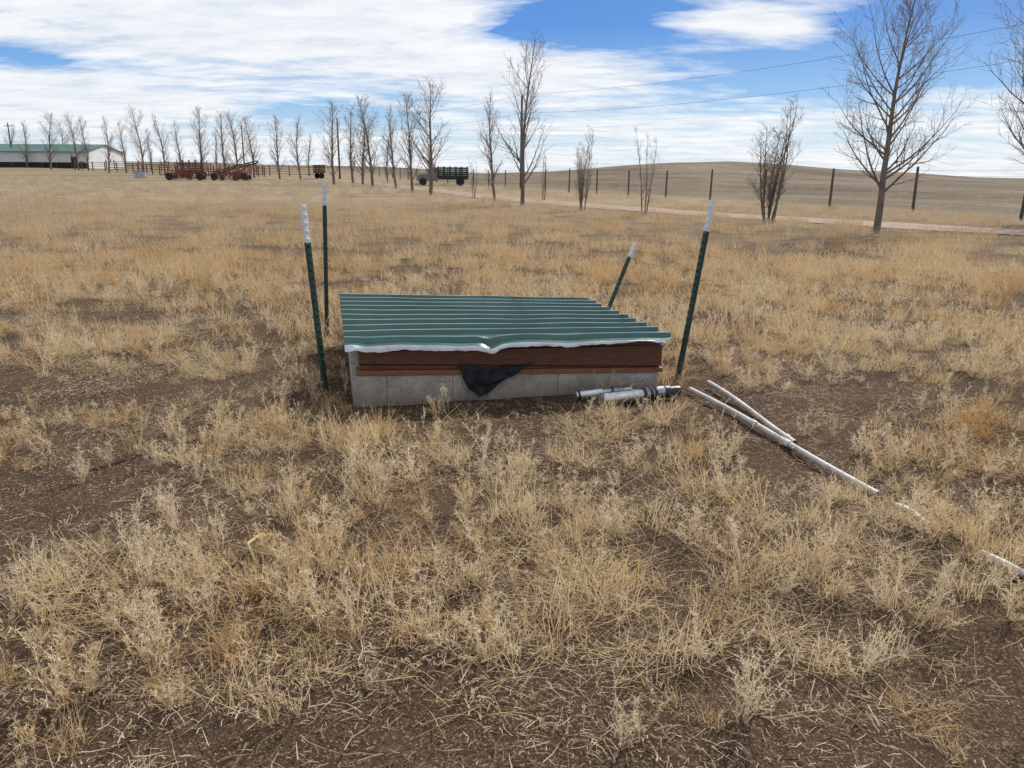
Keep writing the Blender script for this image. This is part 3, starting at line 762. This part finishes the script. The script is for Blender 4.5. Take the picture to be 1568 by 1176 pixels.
# ------------------------------------------------------------------ world
SAZ=33; SEL=40
w=bpy.data.worlds.new('World'); scene.world=w; w.use_nodes=True; nt=w.node_tree; nt.nodes.clear()
out=nt.nodes.new('ShaderNodeOutputWorld'); bg=nt.nodes.new('ShaderNodeBackground'); nt.links.new(bg.outputs[0],out.inputs[0])
bg.inputs[1].default_value=.1
sky=nt.nodes.new('ShaderNodeTexSky'); sky.sky_type='NISHITA'; sky.sun_disc=False; sky.sun_elevation=radians(SEL); sky.sun_rotation=radians(SAZ)
tc=nt.nodes.new('ShaderNodeTexCoord'); sep=nt.nodes.new('ShaderNodeSeparateXYZ'); nt.links.new(tc.outputs['Generated'],sep.inputs[0])
def M(op,*a):
    n=nt.nodes.new('ShaderNodeMath'); n.operation=op
    for i,v in enumerate(a):
        if hasattr(v,'is_linked'): nt.links.new(v,n.inputs[i])
        else: n.inputs[i].default_value=v
    return n.outputs[0]
X,Y,Z=sep.outputs
az=M('MULTIPLY',M('ARCTAN2',X,Y),57.2958)
el=M('MULTIPLY',M('ARCSINE',Z),57.2958)
grad=ramp(nt,M('DIVIDE',el,40),[(0,(6.6,8.0,9.2)),(.06,(5.2,7.4,9.2)),(.13,(2.2,4.9,8.8)),(.24,(.50,2.6,7.4)),(.45,(.5,1.9,5.6)),(1,(.4,1.3,4.0))])
base=mixc(nt,ramp(nt,M('DIVIDE',el,60),[(.3,.85),(.8,.3)]),sky.outputs[0],grad)
zz=M('ADD',M('MAXIMUM',Z,0),.10)
cb=nt.nodes.new('ShaderNodeCombineXYZ'); nt.links.new(M('DIVIDE',X,zz),cb.inputs[0]); nt.links.new(M('DIVIDE',Y,zz),cb.inputs[1])
mp=nt.nodes.new('ShaderNodeMapping'); nt.links.new(cb.outputs[0],mp.inputs[0]); mp.inputs['Rotation'].default_value=(0,0,radians(25)); mp.inputs['Scale'].default_value=(.8,1.4,1)
def wn(vec,s,d,r,dist=0):
    n=nt.nodes.new('ShaderNodeTexNoise'); n.inputs['Scale'].default_value=s; n.inputs['Detail'].default_value=d; n.inputs['Roughness'].default_value=r; n.inputs['Distortion'].default_value=dist
    nt.links.new(vec,n.inputs['Vector']); return n.outputs[0]
n1=wn(mp.outputs[0],.75,5,.6,.8); n2=wn(mp.outputs[0],3.2,4,.66)
dens_=M('ADD',M('MULTIPLY',n1,1.25),M('MULTIPLY',n2,.6))
BL=[(-20,9.0,15,2.6,.46,4),(-27,4.4,9,1.5,.45,0),(-31,6.4,3.5,.6,-.45,0),(-12,3.9,8,.8,-.4,-6),(-1,6.6,9,1.5,.46,-4),(4,10.2,6,1.4,-.75,8),(16.3,9.5,4.2,1.1,.45,-6),(24,7.4,8,2.4,-.58,5)]
for (a,e_,sa,se,wt_,rot) in BL:
    da=M('SUBTRACT',az,a); de=M('SUBTRACT',el,e_); cr,sr=cos(radians(rot)),sin(radians(rot))
    p=M('ADD',M('MULTIPLY',da,cr/sa),M('MULTIPLY',de,sr/sa)); q=M('ADD',M('MULTIPLY',da,-sr/se),M('MULTIPLY',de,cr/se))
    g=M('EXPONENT',M('MULTIPLY',M('ADD',M('MULTIPLY',p,p),M('MULTIPLY',q,q)),-1))
    dens_=M('MULTIPLY_ADD',g,wt_,dens_)
dens_=M('ADD',dens_,ramp(nt,M('DIVIDE',el,40),[(0,.22),(.12,.05),(.35,.0),(.6,.12)]))
alpha=ramp(nt,M('SUBTRACT',dens_,.49),[(.32,0),(.48,.5),(.70,.96)])
shade=ramp(nt,M('ADD',M('MULTIPLY',n2,.6),M('MULTIPLY',n1,.4)),[(.36,(6.9,7.6,8.6)),(.5,(9.0,9.3,9.7)),(.62,(10,10.1,10.2))])
col=mixc(nt,alpha,base,shade)
nt.links.new(col,bg.inputs[0])
w.cycles.sampling_method='MANUAL'; w.cycles.sample_map_resolution=256

# ------------------------------------------------------------------ sun
sd=Vector((sin(radians(SAZ))*cos(radians(SEL)),cos(radians(SAZ))*cos(radians(SEL)),sin(radians(SEL))))
l=bpy.data.lights.new('sun','SUN'); l.energy=5.0; l.angle=radians(.55); l.color=(1,.97,.92)
lo=bpy.data.objects.new('sun',l); lo.rotation_mode='QUATERNION'; lo.rotation_quaternion=(-sd).to_track_quat('-Z','Y'); scene.collection.objects.link(lo)

# ------------------------------------------------------------------ camera
cam=bpy.data.cameras.new('camera'); cam.sensor_width=36; cam.lens=27.05; cam.clip_end=6000; cam.clip_start=.05
co=bpy.data.objects.new('camera',cam); scene.collection.objects.link(co)
co.matrix_world=Matrix.Translation((0,0,1.6))@Matrix.Rotation(radians(90-15.3),4,'X')@Matrix.Rotation(radians(.5),4,'Z')
scene.camera=co
scene.view_settings.view_transform='Standard'; scene.view_settings.look='None'; scene.view_settings.exposure=0
